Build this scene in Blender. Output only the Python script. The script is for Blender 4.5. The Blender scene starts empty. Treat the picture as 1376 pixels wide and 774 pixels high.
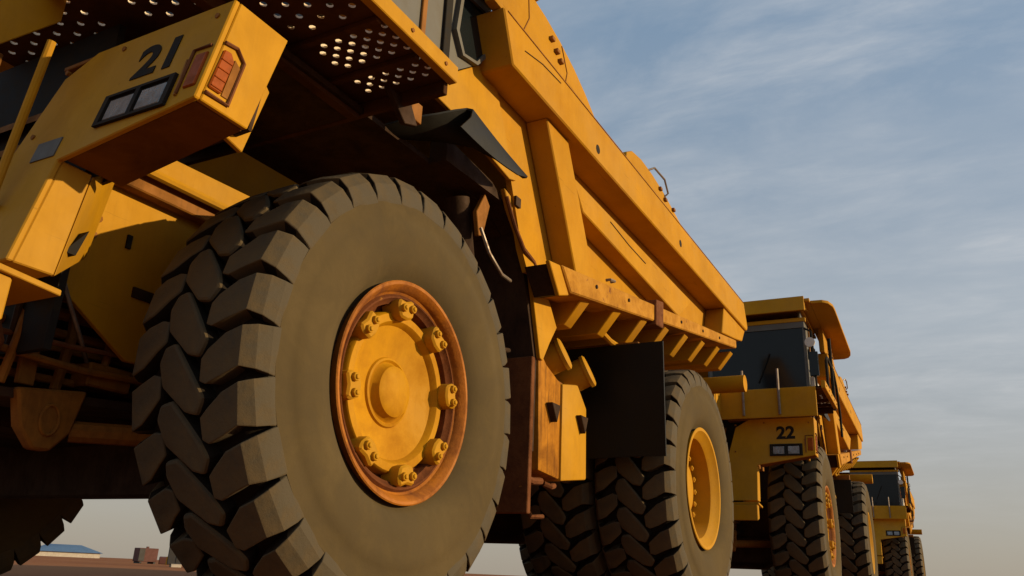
import bpy, bmesh, math, random
from mathutils import Vector, Matrix
random.seed(7)
PI = math.pi
sc = bpy.context.scene
COL = sc.collection

# ------------------------------------------------------------------ camera
cam_d = bpy.data.cameras.new('camera')
cam = bpy.data.objects.new('camera', cam_d)
COL.objects.link(cam)
cam_d.sensor_width = 36.0
cam_d.lens = 28.767
cam_d.clip_start = 0.05
cam_d.clip_end = 20000
yaw, pitch, roll = 0.506328, 0.337490, 0.0438952
fwd = Vector((-math.sin(yaw) * math.cos(pitch), math.cos(yaw) * math.cos(pitch), math.sin(pitch)))
rgt = Vector((math.cos(yaw), math.sin(yaw), 0))
upv = rgt.cross(fwd)
r2 = rgt * math.cos(roll) + upv * math.sin(roll)
u2 = -rgt * math.sin(roll) + upv * math.cos(roll)
M = Matrix((r2, u2, -fwd)).transposed().to_4x4()
M.translation = Vector((5.23513, -3.75061, 0.2726))
cam.matrix_world = M
sc.camera = cam

# ------------------------------------------------------------------ light
SUN_EL, SUN_AZ = math.radians(15), math.radians(22)      # azimuth from +X towards +Y
sdir = Vector((math.cos(SUN_EL) * math.cos(SUN_AZ), math.cos(SUN_EL) * math.sin(SUN_AZ), math.sin(SUN_EL)))
sl = bpy.data.lights.new('sun', 'SUN')
sl.energy = 5.0
sl.angle = math.radians(0.5)
sl.color = (1.0, 0.73, 0.40)
so = bpy.data.objects.new('sun', sl)
COL.objects.link(so)
so.rotation_euler = sdir.to_track_quat('Z', 'Y').to_euler()

w = bpy.data.worlds.new('World')
sc.world = w
w.use_nodes = True
nt = w.node_tree
nt.nodes.clear()
def N(nt, typ, **kw):
    n = nt.nodes.new(typ)
    for k, v in kw.items():
        setattr(n, k, v)
    return n
def math_node(nt, op, a, b=None, clamp=False):
    n = nt.nodes.new('ShaderNodeMath'); n.operation = op; n.use_clamp = clamp
    for i, v in enumerate((a, b)):
        if v is None: continue
        if isinstance(v, (int, float)): n.inputs[i].default_value = v
        else: nt.links.new(v, n.inputs[i])
    return n.outputs[0]
def ramp(nt, fac, stops):
    n = nt.nodes.new('ShaderNodeValToRGB')
    e = n.color_ramp.elements
    while len(e) < len(stops): e.new(0.5)
    for el, (p, c) in zip(e, stops):
        el.position = p
        el.color = c if len(c) == 4 else (*c, 1)
    nt.links.new(fac, n.inputs[0])
    return n.outputs[0]
def mix(nt, fac, a, b, blend='MIX'):
    n = nt.nodes.new('ShaderNodeMix'); n.data_type = 'RGBA'; n.blend_type = blend
    for i, v in ((0, fac), (6, a), (7, b)):
        if isinstance(v, (int, float)): n.inputs[i].default_value = v
        elif isinstance(v, tuple): n.inputs[i].default_value = v if len(v) == 4 else (*v, 1)
        else: nt.links.new(v, n.inputs[i])
    return n.outputs[2]
sky = N(nt, 'ShaderNodeTexSky', sky_type='NISHITA', sun_disc=False)
sky.sun_elevation = SUN_EL
sky.sun_rotation = PI / 2 - SUN_AZ
sky.altitude = 900
sky.air_density = 1.0
sky.dust_density = 2.2
sky.ozone_density = 1.5
tc = N(nt, 'ShaderNodeTexCoord')
sep = N(nt, 'ShaderNodeSeparateXYZ')
nt.links.new(tc.outputs['Generated'], sep.inputs[0])
zz = math_node(nt, 'ADD', math_node(nt, 'MAXIMUM', sep.outputs[2], 0.0), 0.16)
px = math_node(nt, 'DIVIDE', sep.outputs[0], zz)
py = math_node(nt, 'DIVIDE', sep.outputs[1], zz)
cmb = N(nt, 'ShaderNodeCombineXYZ')
nt.links.new(px, cmb.inputs[0]); nt.links.new(py, cmb.inputs[1])
def cloud_noise(rot, scl, scale, detail, dist, off):
    mp = N(nt, 'ShaderNodeMapping')
    mp.inputs['Rotation'].default_value = (0, 0, rot)
    mp.inputs['Scale'].default_value = scl
    mp.inputs['Location'].default_value = off
    nt.links.new(cmb.outputs[0], mp.inputs[0])
    nz = N(nt, 'ShaderNodeTexNoise')
    nz.inputs['Scale'].default_value = scale
    nz.inputs['Detail'].default_value = detail
    nz.inputs['Roughness'].default_value = 0.62
    nz.inputs['Distortion'].default_value = dist
    nt.links.new(mp.outputs[0], nz.inputs[0])
    return nz.outputs[0]
big = cloud_noise(-0.35, (0.8, 1.4, 1), 0.8, 5, 0.2, (3.1, 1.7, 0))
streak = cloud_noise(-0.55, (1.0, 1.8, 1), 2.7, 13, 0.3, (0.4, 5.2, 0))
fac = math_node(nt, 'MULTIPLY', ramp(nt, big, [(0.36, (0.12, 0.12, 0.12)), (0.62, (1, 1, 1))]), ramp(nt, streak, [(0.36, (0, 0, 0)), (0.74, (1, 1, 1))]))
fine = cloud_noise(-0.75, (1.0, 3.2, 1), 6.5, 12, 0.6, (7.4, 2.2, 0))
fac = math_node(nt, 'MULTIPLY', fac, ramp(nt, fine, [(0.3, (0.45, 0.45, 0.45)), (0.68, (1, 1, 1))]))
fac = math_node(nt, 'MULTIPLY', fac, ramp(nt, sep.outputs[2], [(0.04, (0, 0, 0)), (0.34, (0.78, 0.78, 0.78))]))
# thin high haze that thickens towards the horizon
hz = ramp(nt, sep.outputs[2], [(0.0, (0.9, 0.9, 0.9)), (0.2, (0.70, 0.70, 0.70)), (0.6, (0.55, 0.55, 0.55))])
hcol = ramp(nt, sep.outputs[2], [(0.0, (0.385, 0.335, 0.27)), (0.10, (0.44, 0.41, 0.365)), (0.28, (0.50, 0.535, 0.555)), (0.6, (0.32, 0.45, 0.60))])
bg = N(nt, 'ShaderNodeBackground')
bg.inputs[1].default_value = 0.1
SKYU = 10.0
c1 = mix(nt, hz, sky.outputs[0], mix(nt, 1.0, hcol, (SKYU, SKYU, SKYU), 'MULTIPLY'))
c2 = mix(nt, fac, c1, (0.70 * SKYU, 0.70 * SKYU, 0.70 * SKYU))
nt.links.new(c2, bg.inputs[0])
out = N(nt, 'ShaderNodeOutputWorld')
nt.links.new(bg.outputs[0], out.inputs[0])
sc.view_settings.view_transform = 'Standard'
sc.view_settings.look = 'None'
sc.view_settings.exposure = 0.0
sc.view_settings.gamma = 1.0

# ------------------------------------------------------------------ materials
def mat(name, base, rough=0.5, metal=0.0, dirt=None, dirt_amt=0.5, dirt_scale=2.5, chips=None, chip_thr=0.68,
        streaks=0.0, bump=0.0, bump_scale=30, spec=0.5, var=0.12, scratch=0.0):
    m = bpy.data.materials.new(name); m.use_nodes = True
    nt = m.node_tree
    b = nt.nodes['Principled BSDF']
    tc = N(nt, 'ShaderNodeTexCoord')
    def noise(scale, detail=6, rough_=0.6, stretch=None, dist=0.0):
        src = tc.outputs['Object']
        if stretch:
            mp = N(nt, 'ShaderNodeMapping'); mp.inputs['Scale'].default_value = stretch
            nt.links.new(src, mp.inputs[0]); src = mp.outputs[0]
        nz = N(nt, 'ShaderNodeTexNoise')
        nz.inputs['Scale'].default_value = scale; nz.inputs['Detail'].default_value = detail
        nz.inputs['Roughness'].default_value = rough_; nz.inputs['Distortion'].default_value = dist
        nt.links.new(src, nz.inputs[0])
        return nz.outputs[0]
    dk = tuple(c * (1 - var) for c in base); lt = tuple(min(1, c * (1 + var)) for c in base)
    col = ramp(nt, noise(1.3, 4), [(0.3, dk), (0.7, lt)])
    rv = None
    if dirt:
        f = ramp(nt, noise(dirt_scale, 9, 0.68, dist=0.4), [(0.42, (0, 0, 0)), (0.72, (1, 1, 1))])
        f = math_node(nt, 'MULTIPLY', f, dirt_amt)
        col = mix(nt, f, col, dirt); rv = f
    if streaks:
        f = ramp(nt, noise(5, 6, 0.6, (6, 6, 0.5)), [(0.5, (0, 0, 0)), (0.75, (1, 1, 1))])
        f = math_node(nt, 'MULTIPLY', f, streaks)
        col = mix(nt, f, col, tuple(c * 0.35 for c in (dirt or base)))
    if chips:
        f = ramp(nt, noise(9, 10, 0.7, dist=0.6), [(chip_thr, (0, 0, 0)), (chip_thr + 0.03, (1, 1, 1))])
        col = mix(nt, f, col, chips)
    if scratch:
        for rot in (0.4, 1.9):
            mp = N(nt, 'ShaderNodeMapping'); mp.inputs['Rotation'].default_value = (rot, rot * 0.3, 0.2); mp.inputs['Scale'].default_value = (9, 0.35, 9)
            nt.links.new(tc.outputs['Object'], mp.inputs[0])
            nz = N(nt, 'ShaderNodeTexNoise'); nz.inputs['Scale'].default_value = 5; nz.inputs['Detail'].default_value = 4; nz.inputs['Distortion'].default_value = 0.3
            nt.links.new(mp.outputs[0], nz.inputs[0])
            f = ramp(nt, nz.outputs[0], [(0.70, (0, 0, 0)), (0.74, (1, 1, 1))])
            col = mix(nt, math_node(nt, 'MULTIPLY', f, scratch), col, tuple(c * 0.45 for c in base))
        f = ramp(nt, noise(0.9, 7, 0.65, dist=0.5), [(0.45, (0, 0, 0)), (0.75, (1, 1, 1))])
        col = mix(nt, math_node(nt, 'MULTIPLY', f, 0.35), col, (0.36, 0.22, 0.07))
    nt.links.new(col, b.inputs['Base Color'])
    b.inputs['Roughness'].default_value = rough
    if rv is not None:
        nt.links.new(math_node(nt, 'ADD', math_node(nt, 'MULTIPLY', rv, 0.35), rough, True), b.inputs['Roughness'])
    b.inputs['Metallic'].default_value = metal
    b.inputs['Specular IOR Level'].default_value = spec
    if bump:
        bp = N(nt, 'ShaderNodeBump'); bp.inputs['Strength'].default_value = bump; bp.inputs['Distance'].default_value = 0.02
        nt.links.new(noise(bump_scale, 8, 0.65), bp.inputs['Height'])
        nt.links.new(bp.outputs[0], b.inputs['Normal'])
    return m
YEL = mat('yellow_paint', (0.445, 0.228, 0.006), 0.6, dirt=(0.27, 0.125, 0.012), dirt_amt=0.4, chips=(0.09, 0.035, 0.012), chip_thr=0.735, streaks=0.10, bump=0.05, bump_scale=5, spec=0.12, scratch=0.5)
YBODY = mat('faded_yellow_paint', (0.435, 0.216, 0.006), 0.68, dirt=(0.33, 0.15, 0.016), dirt_amt=0.5, chips=(0.12, 0.045, 0.015), chip_thr=0.73, streaks=0.08, bump=0.22, bump_scale=3, spec=0.1, scratch=0.55)
YRUS = mat('rust_streaked_yellow_paint', (0.40, 0.165, 0.006), 0.6, dirt=(0.13, 0.045, 0.008), dirt_amt=0.9, dirt_scale=3.2, chips=(0.07, 0.025, 0.01), chip_thr=0.68, streaks=0.8, bump=0.1, bump_scale=12, spec=0.12)
YDIRT = mat('grimy_yellow_paint', (0.25, 0.10, 0.010), 0.7, dirt=(0.09, 0.038, 0.010), dirt_amt=0.9, dirt_scale=3, chips=(0.05, 0.02, 0.01), chip_thr=0.66, streaks=0.3, bump=0.15, bump_scale=20, spec=0.25)
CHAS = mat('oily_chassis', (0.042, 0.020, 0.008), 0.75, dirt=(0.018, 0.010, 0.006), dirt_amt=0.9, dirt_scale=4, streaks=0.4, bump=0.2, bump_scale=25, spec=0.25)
RUST = mat('rust', (0.15, 0.055, 0.018), 0.85, dirt=(0.07, 0.026, 0.012), dirt_amt=0.9, dirt_scale=7, chips=(0.26, 0.11, 0.015), chip_thr=0.66, bump=0.35, bump_scale=40, spec=0.2)
RRIM = mat('rusty_rim_paint', (0.36, 0.125, 0.007), 0.6, dirt=(0.12, 0.036, 0.009), dirt_amt=1.0, dirt_scale=4, chips=(0.40, 0.18, 0.012), chip_thr=0.64, bump=0.25, bump_scale=35, spec=0.25)
LEDG = mat('worn_ledge_paint', (0.42, 0.20, 0.012), 0.75, dirt=(0.26, 0.115, 0.018), dirt_amt=0.95, dirt_scale=5, chips=(0.14, 0.05, 0.02), chip_thr=0.62, bump=0.3, bump_scale=30, spec=0.2)
RUBB = mat('dusty_sidewall_rubber', (0.074, 0.055, 0.026), 0.9, dirt=(0.105, 0.078, 0.036), dirt_amt=0.7, dirt_scale=3.5, chips=(0.053, 0.041, 0.022), chip_thr=0.69, bump=0.12, bump_scale=14, spec=0.15)
TRED = mat('worn_tread_rubber', (0.062, 0.050, 0.030), 0.75, dirt=(0.115, 0.078, 0.034), dirt_amt=0.85, dirt_scale=5, chips=(0.03, 0.025, 0.02), chip_thr=0.7, bump=0.35, bump_scale=12, spec=0.25)
GROV = mat('tread_groove_shade', (0.018, 0.014, 0.010), 0.9, bump=0.3, spec=0.1)  # near-black tone paints the shade inside the tread grooves
BLKR = mat('black_rubber_sheet', (0.0045, 0.0048, 0.004), 0.5, dirt=(0.012, 0.010, 0.006), dirt_amt=0.5, dirt_scale=2, bump=0.12, bump_scale=9, spec=0.22)
CABG = mat('grey_cab_paint', (0.10, 0.10, 0.088), 0.5, dirt=(0.075, 0.06, 0.04), dirt_amt=0.6, spec=0.35, bump=0.04)
STEEL = mat('dull_steel', (0.22, 0.19, 0.16), 0.5, metal=0.6, dirt=(0.16, 0.08, 0.04), dirt_amt=0.7, dirt_scale=12)
BLACK = mat('black_paint', (0.012, 0.011, 0.010), 0.75, spec=0.15, var=0.3, dirt=(0.05, 0.035, 0.015), dirt_amt=0.4, dirt_scale=14)
GLASS = mat('dark_cab_glass', (0.008, 0.012, 0.014), 0.12, spec=0.22, var=0.2)
HEADL = mat('headlight_glass', (0.24, 0.25, 0.25), 0.22, metal=0.4, dirt=(0.05, 0.047, 0.04), dirt_amt=0.9, dirt_scale=7, bump=0.5, bump_scale=16)
AMBER = mat('amber_lens', (0.27, 0.055, 0.002), 0.4, dirt=(0.12, 0.030, 0.003), dirt_amt=0.7, dirt_scale=14, bump=0.08, bump_scale=40, spec=0.1)
WHITE = mat('white_paint', (0.55, 0.51, 0.44), 0.6, dirt=(0.4, 0.33, 0.22), dirt_amt=0.6)
BLUE = mat('blue_sheet_roof', (0.07, 0.14, 0.25), 0.6)
MAROON = mat('maroon_paint', (0.09, 0.025, 0.02), 0.7, dirt=(0.07, 0.04, 0.03), dirt_amt=0.7)
GREYD = mat('dark_grey_paint', (0.035, 0.035, 0.036), 0.7, dirt=(0.05, 0.04, 0.03), dirt_amt=0.6)

# ------------------------------------------------------------------ builder
class B:
    def __init__(s, flip=False):
        s.v = []; s.f = []; s.flip = flip
    def add(s, vs, fs):
        o = len(s.v)
        s.v += [tuple(p) for p in vs]
        s.f += [tuple(i + o for i in f) for f in fs]
    def loop(s, a, b):
        n = len(a)
        s.add(list(a) + list(b), [tuple(range(n))[::-1], tuple(range(n, 2 * n))] + [(i, (i + 1) % n, n + (i + 1) % n, n + i) for i in range(n)])
    def px(s, poly, x0, x1):      # polygon in (y,z)
        s.loop([(x0, y, z) for y, z in poly], [(x1, y, z) for y, z in poly]); return s
    def py(s, poly, y0, y1):      # polygon in (x,z)
        s.loop([(x, y0, z) for x, z in poly], [(x, y1, z) for x, z in poly]); return s
    def pz(s, poly, z0, z1):
        s.loop([(x, y, z0) for x, y in poly], [(x, y, z1) for x, y in poly]); return s
    def box(s, x0, x1, y0, y1, z0, z1):
        return s.pz([(x0, y0), (x1, y0), (x1, y1), (x0, y1)], z0, z1)
    def hexa(s, bottom, top):
        s.loop(bottom, top); return s
    def tube(s, pts, r, n=8):
        pts = [Vector(p) for p in pts]; rings = []
        for i, p in enumerate(pts):
            d = (pts[min(i + 1, len(pts) - 1)] - pts[max(i - 1, 0)]).normalized()
            a = d.orthogonal().normalized() if i == 0 else (a - d * a.dot(d)).normalized()
            b = d.cross(a)
            rings.append([p + (a * math.cos(t) + b * math.sin(t)) * r for t in [2 * PI * k / n for k in range(n)]])
        vs = [q for rg in rings for q in rg]
        fs = [tuple(range(n))[::-1], tuple(range(len(vs) - n, len(vs)))]
        for i in range(len(rings) - 1):
            fs += [(i * n + k, i * n + (k + 1) % n, (i + 1) * n + (k + 1) % n, (i + 1) * n + k) for k in range(n)]
        s.add(vs, fs); return s
    def lathe(s, prof, n=72, c=(0, 0)):   # about the X axis; prof = (x, r)
        m = len(prof); vs = []; fs = []
        for k in range(n):
            t = 2 * PI * k / n
            vs += [(x, c[0] + r * math.cos(t), c[1] + r * math.sin(t)) for x, r in prof]
        for k in range(n):
            k2 = (k + 1) % n
            fs += [(k * m + i, k * m + i + 1, k2 * m + i + 1, k2 * m + i) for i in range(m - 1)]
        s.add(vs, fs); return s
    def mesh(s, name, m, bevel=0.0, smooth=0.55, seg=1):
        vs = [(-x, y, z) for x, y, z in s.v] if s.flip else s.v
        me = bpy.data.meshes.new(name)
        me.from_pydata(vs, [], s.f)
        bm = bmesh.new(); bm.from_mesh(me)
        bmesh.ops.remove_doubles(bm, verts=bm.verts, dist=1e-5)
        bmesh.ops.recalc_face_normals(bm, faces=bm.faces)
        if bevel:
            es = [e for e in bm.edges if len(e.link_faces) == 2 and e.calc_face_angle(0) > 0.5]
            bmesh.ops.bevel(bm, geom=es, offset=bevel, segments=seg, profile=0.5, affect='EDGES', clamp_overlap=True)
        bm.to_mesh(me); bm.free()
        if smooth:
            for p in me.polygons: p.use_smooth = True
            me.set_sharp_from_angle(angle=smooth)
        me.materials.append(m)
        return me
    def build(s, name, m, parent=None, bevel=0.0, loc=None, label=None, kind=None, seg=1):
        return link(name, s.mesh(name, m, bevel, seg=seg), parent, loc, label, kind)
def link(name, me, parent=None, loc=None, label=None, kind=None):
    o = bpy.data.objects.new(name, me)
    COL.objects.link(o)
    if parent: o.parent = parent
    if loc: o.location = loc
    if label: o['label'] = label
    if kind: o['kind'] = kind
    return o
def empty(name, loc=(0, 0, 0), rz=0, parent=None):
    o = bpy.data.objects.new(name, None)
    COL.objects.link(o); o.location = loc; o.rotation_euler = (0, 0, rz); o.empty_display_size = 0.3
    if parent: o.parent = parent
    return o
def tag(o, label, cat, group=None):
    o['label'] = label; o['category'] = cat
    if group: o['group'] = group
    return o
def rows(poly_fn, n): return [poly_fn(i) for i in range(n)]

# ------------------------------------------------------------------ ground
def ground():
    me = bpy.data.meshes.new('ground')
    S = 9000
    me.from_pydata([(-S, -S, 0), (S, -S, 0), (S, S, 0), (-S, S, 0)], [], [(0, 1, 2, 3)])
    m = bpy.data.materials.new('red_dirt'); m.use_nodes = True
    nt = m.node_tree; b = nt.nodes['Principled BSDF']
    tc = N(nt, 'ShaderNodeTexCoord')
    def nz(sc_, d):
        n = N(nt, 'ShaderNodeTexNoise'); n.inputs['Scale'].default_value = sc_; n.inputs['Detail'].default_value = d
        nt.links.new(tc.outputs['Object'], n.inputs[0]); return n.outputs[0]
    col = ramp(nt, nz(0.05, 8), [(0.3, (0.20, 0.068, 0.022)), (0.55, (0.27, 0.105, 0.036)), (0.75, (0.33, 0.145, 0.055))])
    col = mix(nt, math_node(nt, 'MULTIPLY', nz(3.0, 10), 0.5), col, (0.18, 0.065, 0.024))
    nt.links.new(col, b.inputs['Base Color'])
    b.inputs['Roughness'].default_value = 0.95; b.inputs['Specular IOR Level'].default_value = 0.1
    bp = N(nt, 'ShaderNodeBump'); bp.inputs['Strength'].default_value = 0.3; bp.inputs['Distance'].default_value = 0.03
    nt.links.new(nz(6, 10), bp.inputs['Height']); nt.links.new(bp.outputs[0], b.inputs['Normal'])
    me.materials.append(m)
    o = link('ground', me); o['kind'] = 'structure'; o['label'] = 'flat red brown dirt yard under the trucks'
ground()

# ------------------------------------------------------------------ wheels (x outwards, rim flange plane at x = 0)
NB = 30
STEP = 2 * PI / NB
def P(x, r, t): return (x, r * math.cos(t), r * math.sin(t))
def lug(flip=False, dx=-0.72):
    # stations along the lug from its blunt inner end over the shoulder and down the sidewall: x, r top, x and r of the foot, half angle, shift
    st = [(-0.232, 1.270, -0.236, 1.165, 0.040, 0.080), (-0.186, 1.274, -0.188, 1.165, 0.062, 0.068),
          (-0.10, 1.270, -0.10, 1.165, 0.076, 0.028), (-0.016, 1.257, -0.06, 1.165, 0.076, 0.0),
          (0.028, 1.195, -0.02, 1.13, 0.088, -0.002), (0.045, 1.125, 0.01, 1.10, 0.0995, 0.0), (0.0455, 1.075, 0.03, 1.07, 0.1045, 0.0)]
    b = B()
    vs = []
    for x, r, xf, rf, h, sft in st:
        if flip: x, xf, sft = dx - x, dx - xf, -sft
        vs += [P(x, r, sft - h), P(x, r, sft + h), P(xf, rf, sft + h + 0.006), P(xf, rf, sft - h - 0.006)]
    fs = [(0, 1, 2, 3), tuple(4 * (len(st) - 1) + i for i in (3, 2, 1, 0))]
    for i in range(len(st) - 1):
        a, c = 4 * i, 4 * i + 4
        fs += [(a, c, c + 1, a + 1), (a + 1, c + 1, c + 2, a + 2), (a + 2, c + 2, c + 3, a + 3), (a + 3, c + 3, c, a)]
    b.add(vs, fs)
    return b
def hexblock(dx=-0.36):
    pts = [(-0.154, -0.062), (-0.124, -0.118), (-0.050, -0.127), (0.104, 0.008), (0.154, 0.072), (0.110, 0.128), (0.030, 0.117), (-0.120, 0.022)]
    b = B()
    b.loop([P(dx + x * 1.03, 1.17, t * 1.09) for x, t in pts], [P(dx + x, 1.277, t * 1.07) for x, t in pts])
    return b
def jit(b, amt, seed):
    rnd = random.Random(seed); b.v = [tuple(c + rnd.uniform(-amt, amt) for c in v) for v in b.v]; return b
VAR = 4      # a few worn variants of every block
ME_LUG = [jit(lug(), 0.004, k).mesh('tread_block', TRED, 0.016, 0.3, 2) for k in range(VAR)]
ME_LUG_IN = [jit(lug(True), 0.004, 20 + k).mesh('tread_block', TRED, 0.016, 0.3, 2) for k in range(VAR)]
ME_HEX = [jit(hexblock(), 0.005, 40 + k).mesh('tread_block', TRED, 0.018, 0.3, 2) for k in range(VAR)]
for lst, sx_ in ((ME_LUG, 1), (ME_HEX, 0), (ME_LUG_IN, -1)):      # groove walls: shade put into the colour as near-black
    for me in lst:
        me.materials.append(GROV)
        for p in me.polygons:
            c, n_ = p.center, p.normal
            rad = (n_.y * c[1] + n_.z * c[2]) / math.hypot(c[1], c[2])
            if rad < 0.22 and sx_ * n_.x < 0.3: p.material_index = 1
ROWS = ((ME_LUG, 0.0), (ME_HEX, 0.5), (ME_LUG_IN, 0.0))
def joined_tread():
    bm = bmesh.new()
    for me, ph in ROWS:
        for k in range(NB):
            t = bmesh.new(); t.from_mesh(me[(k * 7) % VAR])
            bmesh.ops.rotate(t, verts=t.verts, cent=(0, 0, 0), matrix=Matrix.Rotation((k + ph) * STEP, 3, 'X'))
            tm = bpy.data.meshes.new('t'); t.to_mesh(tm); t.free(); bm.from_mesh(tm); bpy.data.meshes.remove(tm)
    me = bpy.data.meshes.new('tread'); bm.to_mesh(me); bm.free()
    for p in me.polygons: p.use_smooth = True
    me.set_sharp_from_angle(angle=0.02)
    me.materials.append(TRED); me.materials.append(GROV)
    return me
ME_TREAD = joined_tread()
half = [(-0.05, 0.60), (-0.02, 0.655), (0.012, 0.68), (0.032, 0.73), (0.037, 0.74), (0.05, 0.80), (0.058, 0.90), (0.055, 0.965), (0.051, 0.972), (0.048, 1.02), (0.044, 1.085), (0.012, 1.10), (-0.02, 1.13), (-0.05, 1.165), (-0.10, 1.182)]
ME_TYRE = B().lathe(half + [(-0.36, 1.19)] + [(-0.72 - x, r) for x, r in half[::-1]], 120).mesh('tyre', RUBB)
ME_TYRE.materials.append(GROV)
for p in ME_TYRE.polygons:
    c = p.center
    if math.hypot(c[1], c[2]) > 1.087: p.material_index = 1  # carcass between the blocks gets the same painted groove shade
RING = mat('dark_rust_ring', (0.13, 0.042, 0.012), 0.8, dirt=(0.05, 0.018, 0.008), dirt_amt=0.9, dirt_scale=6, chips=(0.34, 0.15, 0.02), chip_thr=0.64, bump=0.3, bump_scale=35, spec=0.15)
HUBM = mat('hub_paint', (0.45, 0.222, 0.004), 0.55, dirt=(0.26, 0.105, 0.006), dirt_amt=0.75, dirt_scale=3.0, chips=(0.16, 0.055, 0.012), chip_thr=0.72, streaks=0.1, bump=0.10, bump_scale=14, spec=0.1)
# front: shallow rim with clamped hub
ME_RIMF = B().lathe([(-0.07, 0.60), (0.0, 0.605), (0.016, 0.635), (0.022, 0.628), (0.020, 0.612), (-0.006, 0.585), (-0.035, 0.575), (-0.045, 0.562), (-0.028, 0.548), (-0.028, 0.538), (-0.05, 0.525), (-0.06, 0.507), (-0.12, 0.50), (-0.14, 0.46)], 96).mesh('rim', RRIM)
ME_RIMF.materials.append(RING)
for p in ME_RIMF.polygons:
    if math.hypot(p.center[1], p.center[2]) < 0.556: p.material_index = 1
ME_HUBF = B().lathe([(-0.15, 0.472), (-0.075, 0.462), (-0.062, 0.452), (-0.062, 0.408), (-0.075, 0.398), (-0.100, 0.385), (-0.125, 0.30), (-0.142, 0.205), (-0.128, 0.198), (-0.124, 0.186), (-0.137, 0.174), (-0.125, 0.160), (-0.085, 0.146), (-0.072, 0.125), (-0.064, 0.08), (-0.062, 0.0005)], 72).mesh('hub', HUBM)
def clamp_mesh():
    b = B()
    pts = []
    for t in (-0.16, -0.12, 0.12, 0.16): pts.append(t)
    b.pz([(0, 0), (0, 1), (1, 0)], 0, 1); b.v, b.f = [], []
    o = [(0.425, -0.15), (0.50, -0.175), (0.535, -0.13), (0.518, 0.0), (0.535, 0.13), (0.50, 0.175), (0.425, 0.15), (0.41, 0.0)]
    b.loop([P(-0.13, r, t) for r, t in o], [P(0.006, r, t * 0.92) for r, t in o])
    return b.mesh('clamp', YEL, 0.012)
def bolt_mesh(x0, x1, r, bevel=0.004):
    b = B()
    h = [(r * math.cos(k * PI / 3), r * math.sin(k * PI / 3)) for k in range(6)]
    b.loop([(x0, y, z) for y, z in h], [(x1, y, z) for y, z in h])
    h2 = [(0.6 * y, 0.6 * z) for y, z in h]
    b.loop([(x1 - 0.001, y, z) for y, z in h2], [(x1 + 0.009, y, z) for y, z in h2])
    return b.mesh('wheel_bolt', YEL, bevel)
ME_CLAMP = clamp_mesh()
ME_BOLT = bolt_mesh(-0.0, 0.026, 0.026)
# rear: deep dish
ME_RIMR = B().lathe([(-0.07, 0.60), (0.0, 0.605), (0.018, 0.635), (0.024, 0.628), (0.022, 0.60), (-0.012, 0.572), (-0.03, 0.55), (-0.06, 0.52), (-0.20, 0.502), (-0.27, 0.49), (-0.29, 0.44)], 96).mesh('rim', YEL)
ME_HUBR = B().lathe([(-0.32, 0.47), (-0.26, 0.462), (-0.255, 0.40), (-0.27, 0.33), (-0.24, 0.31), (-0.20, 0.29), (-0.18, 0.26), (-0.175, 0.15), (-0.15, 0.13), (-0.145, 0.0005)], 72).mesh('hub', YEL)
ME_BOLTR = bolt_mesh(-0.27, -0.205, 0.032)

def wheel(truck, kind, x, y, side, separate, ph=0.0):
    wroot = empty('front_wheel' if kind == 'front' else 'rear_wheel', (x * side, y, 1.24), 0 if side > 0 else PI, truck)
    link('tyre', ME_TYRE, wroot)
    tread(wroot, separate, ph)
    if kind == 'front':
        link('rim', ME_RIMF, wroot); link('hub', ME_HUBF, wroot)
        for k in range(8):
            a = math.radians(8 + 45 * k)
            link('clamp', ME_CLAMP, wroot).rotation_euler = (a, 0, 0)
            for d in (-0.085, 0.085):
                link('wheel_bolt', ME_BOLT, wroot, P(0, 0.478, a + d)).rotation_euler = (a, 0, 0)
    else:
        link('rim', ME_RIMR, wroot)
        if kind == 'rear':
            link('hub', ME_HUBR, wroot)
            for k in range(20):
                a = 2 * PI * k / 20
                link('wheel_bolt', ME_BOLTR, wroot, P(0, 0.43, a)).rotation_euler = (a, 0, 0)
    return wroot
def tread(wroot, separate, ph):
    if separate:
        for me, p in ROWS:
            for k in range(NB):
                link('tread_block', me[(k * 7 + k // 5) % VAR], wroot).rotation_euler = ((k + p + ph) * STEP, 0, 0)
    else:
        o = link('tread', ME_TREAD, wroot, kind='stuff'); o.rotation_euler = (ph * STEP, 0, 0)

# ------------------------------------------------------------------ truck
def yf(z): return -1.79 + (z - 2.12) * 0.2      # leaning front face of the fender boxes
def front_plate(b, x0, x1, zb0, zb1, z1, th, off=0.0):
    # plate on the leaning face, bottom may slant from zb0 (x0) to zb1 (x1)
    a = [(x0, yf(zb0) + off, zb0), (x1, yf(zb1) + off, zb1), (x1, yf(z1) + off, z1), (x0, yf(z1) + off, z1)]
    b.loop(a, [(x, y + th, z) for x, y, z in a]); return b
def number_mesh(txt):
    cu = bpy.data.curves.new('fleet_number', 'FONT'); cu.body = txt; cu.size = 0.27; cu.extrude = 0.0015; cu.offset = 0.009
    cu.space_character = 1.0
    to = bpy.data.objects.new('t', cu); COL.objects.link(to)
    dg = bpy.context.evaluated_depsgraph_get()
    me = bpy.data.meshes.new_from_object(to.evaluated_get(dg)); me.name = 'fleet_number'
    bpy.data.objects.remove(to); bpy.data.curves.remove(cu)
    me.materials.clear(); me.materials.append(BLACK)
    return me

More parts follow.
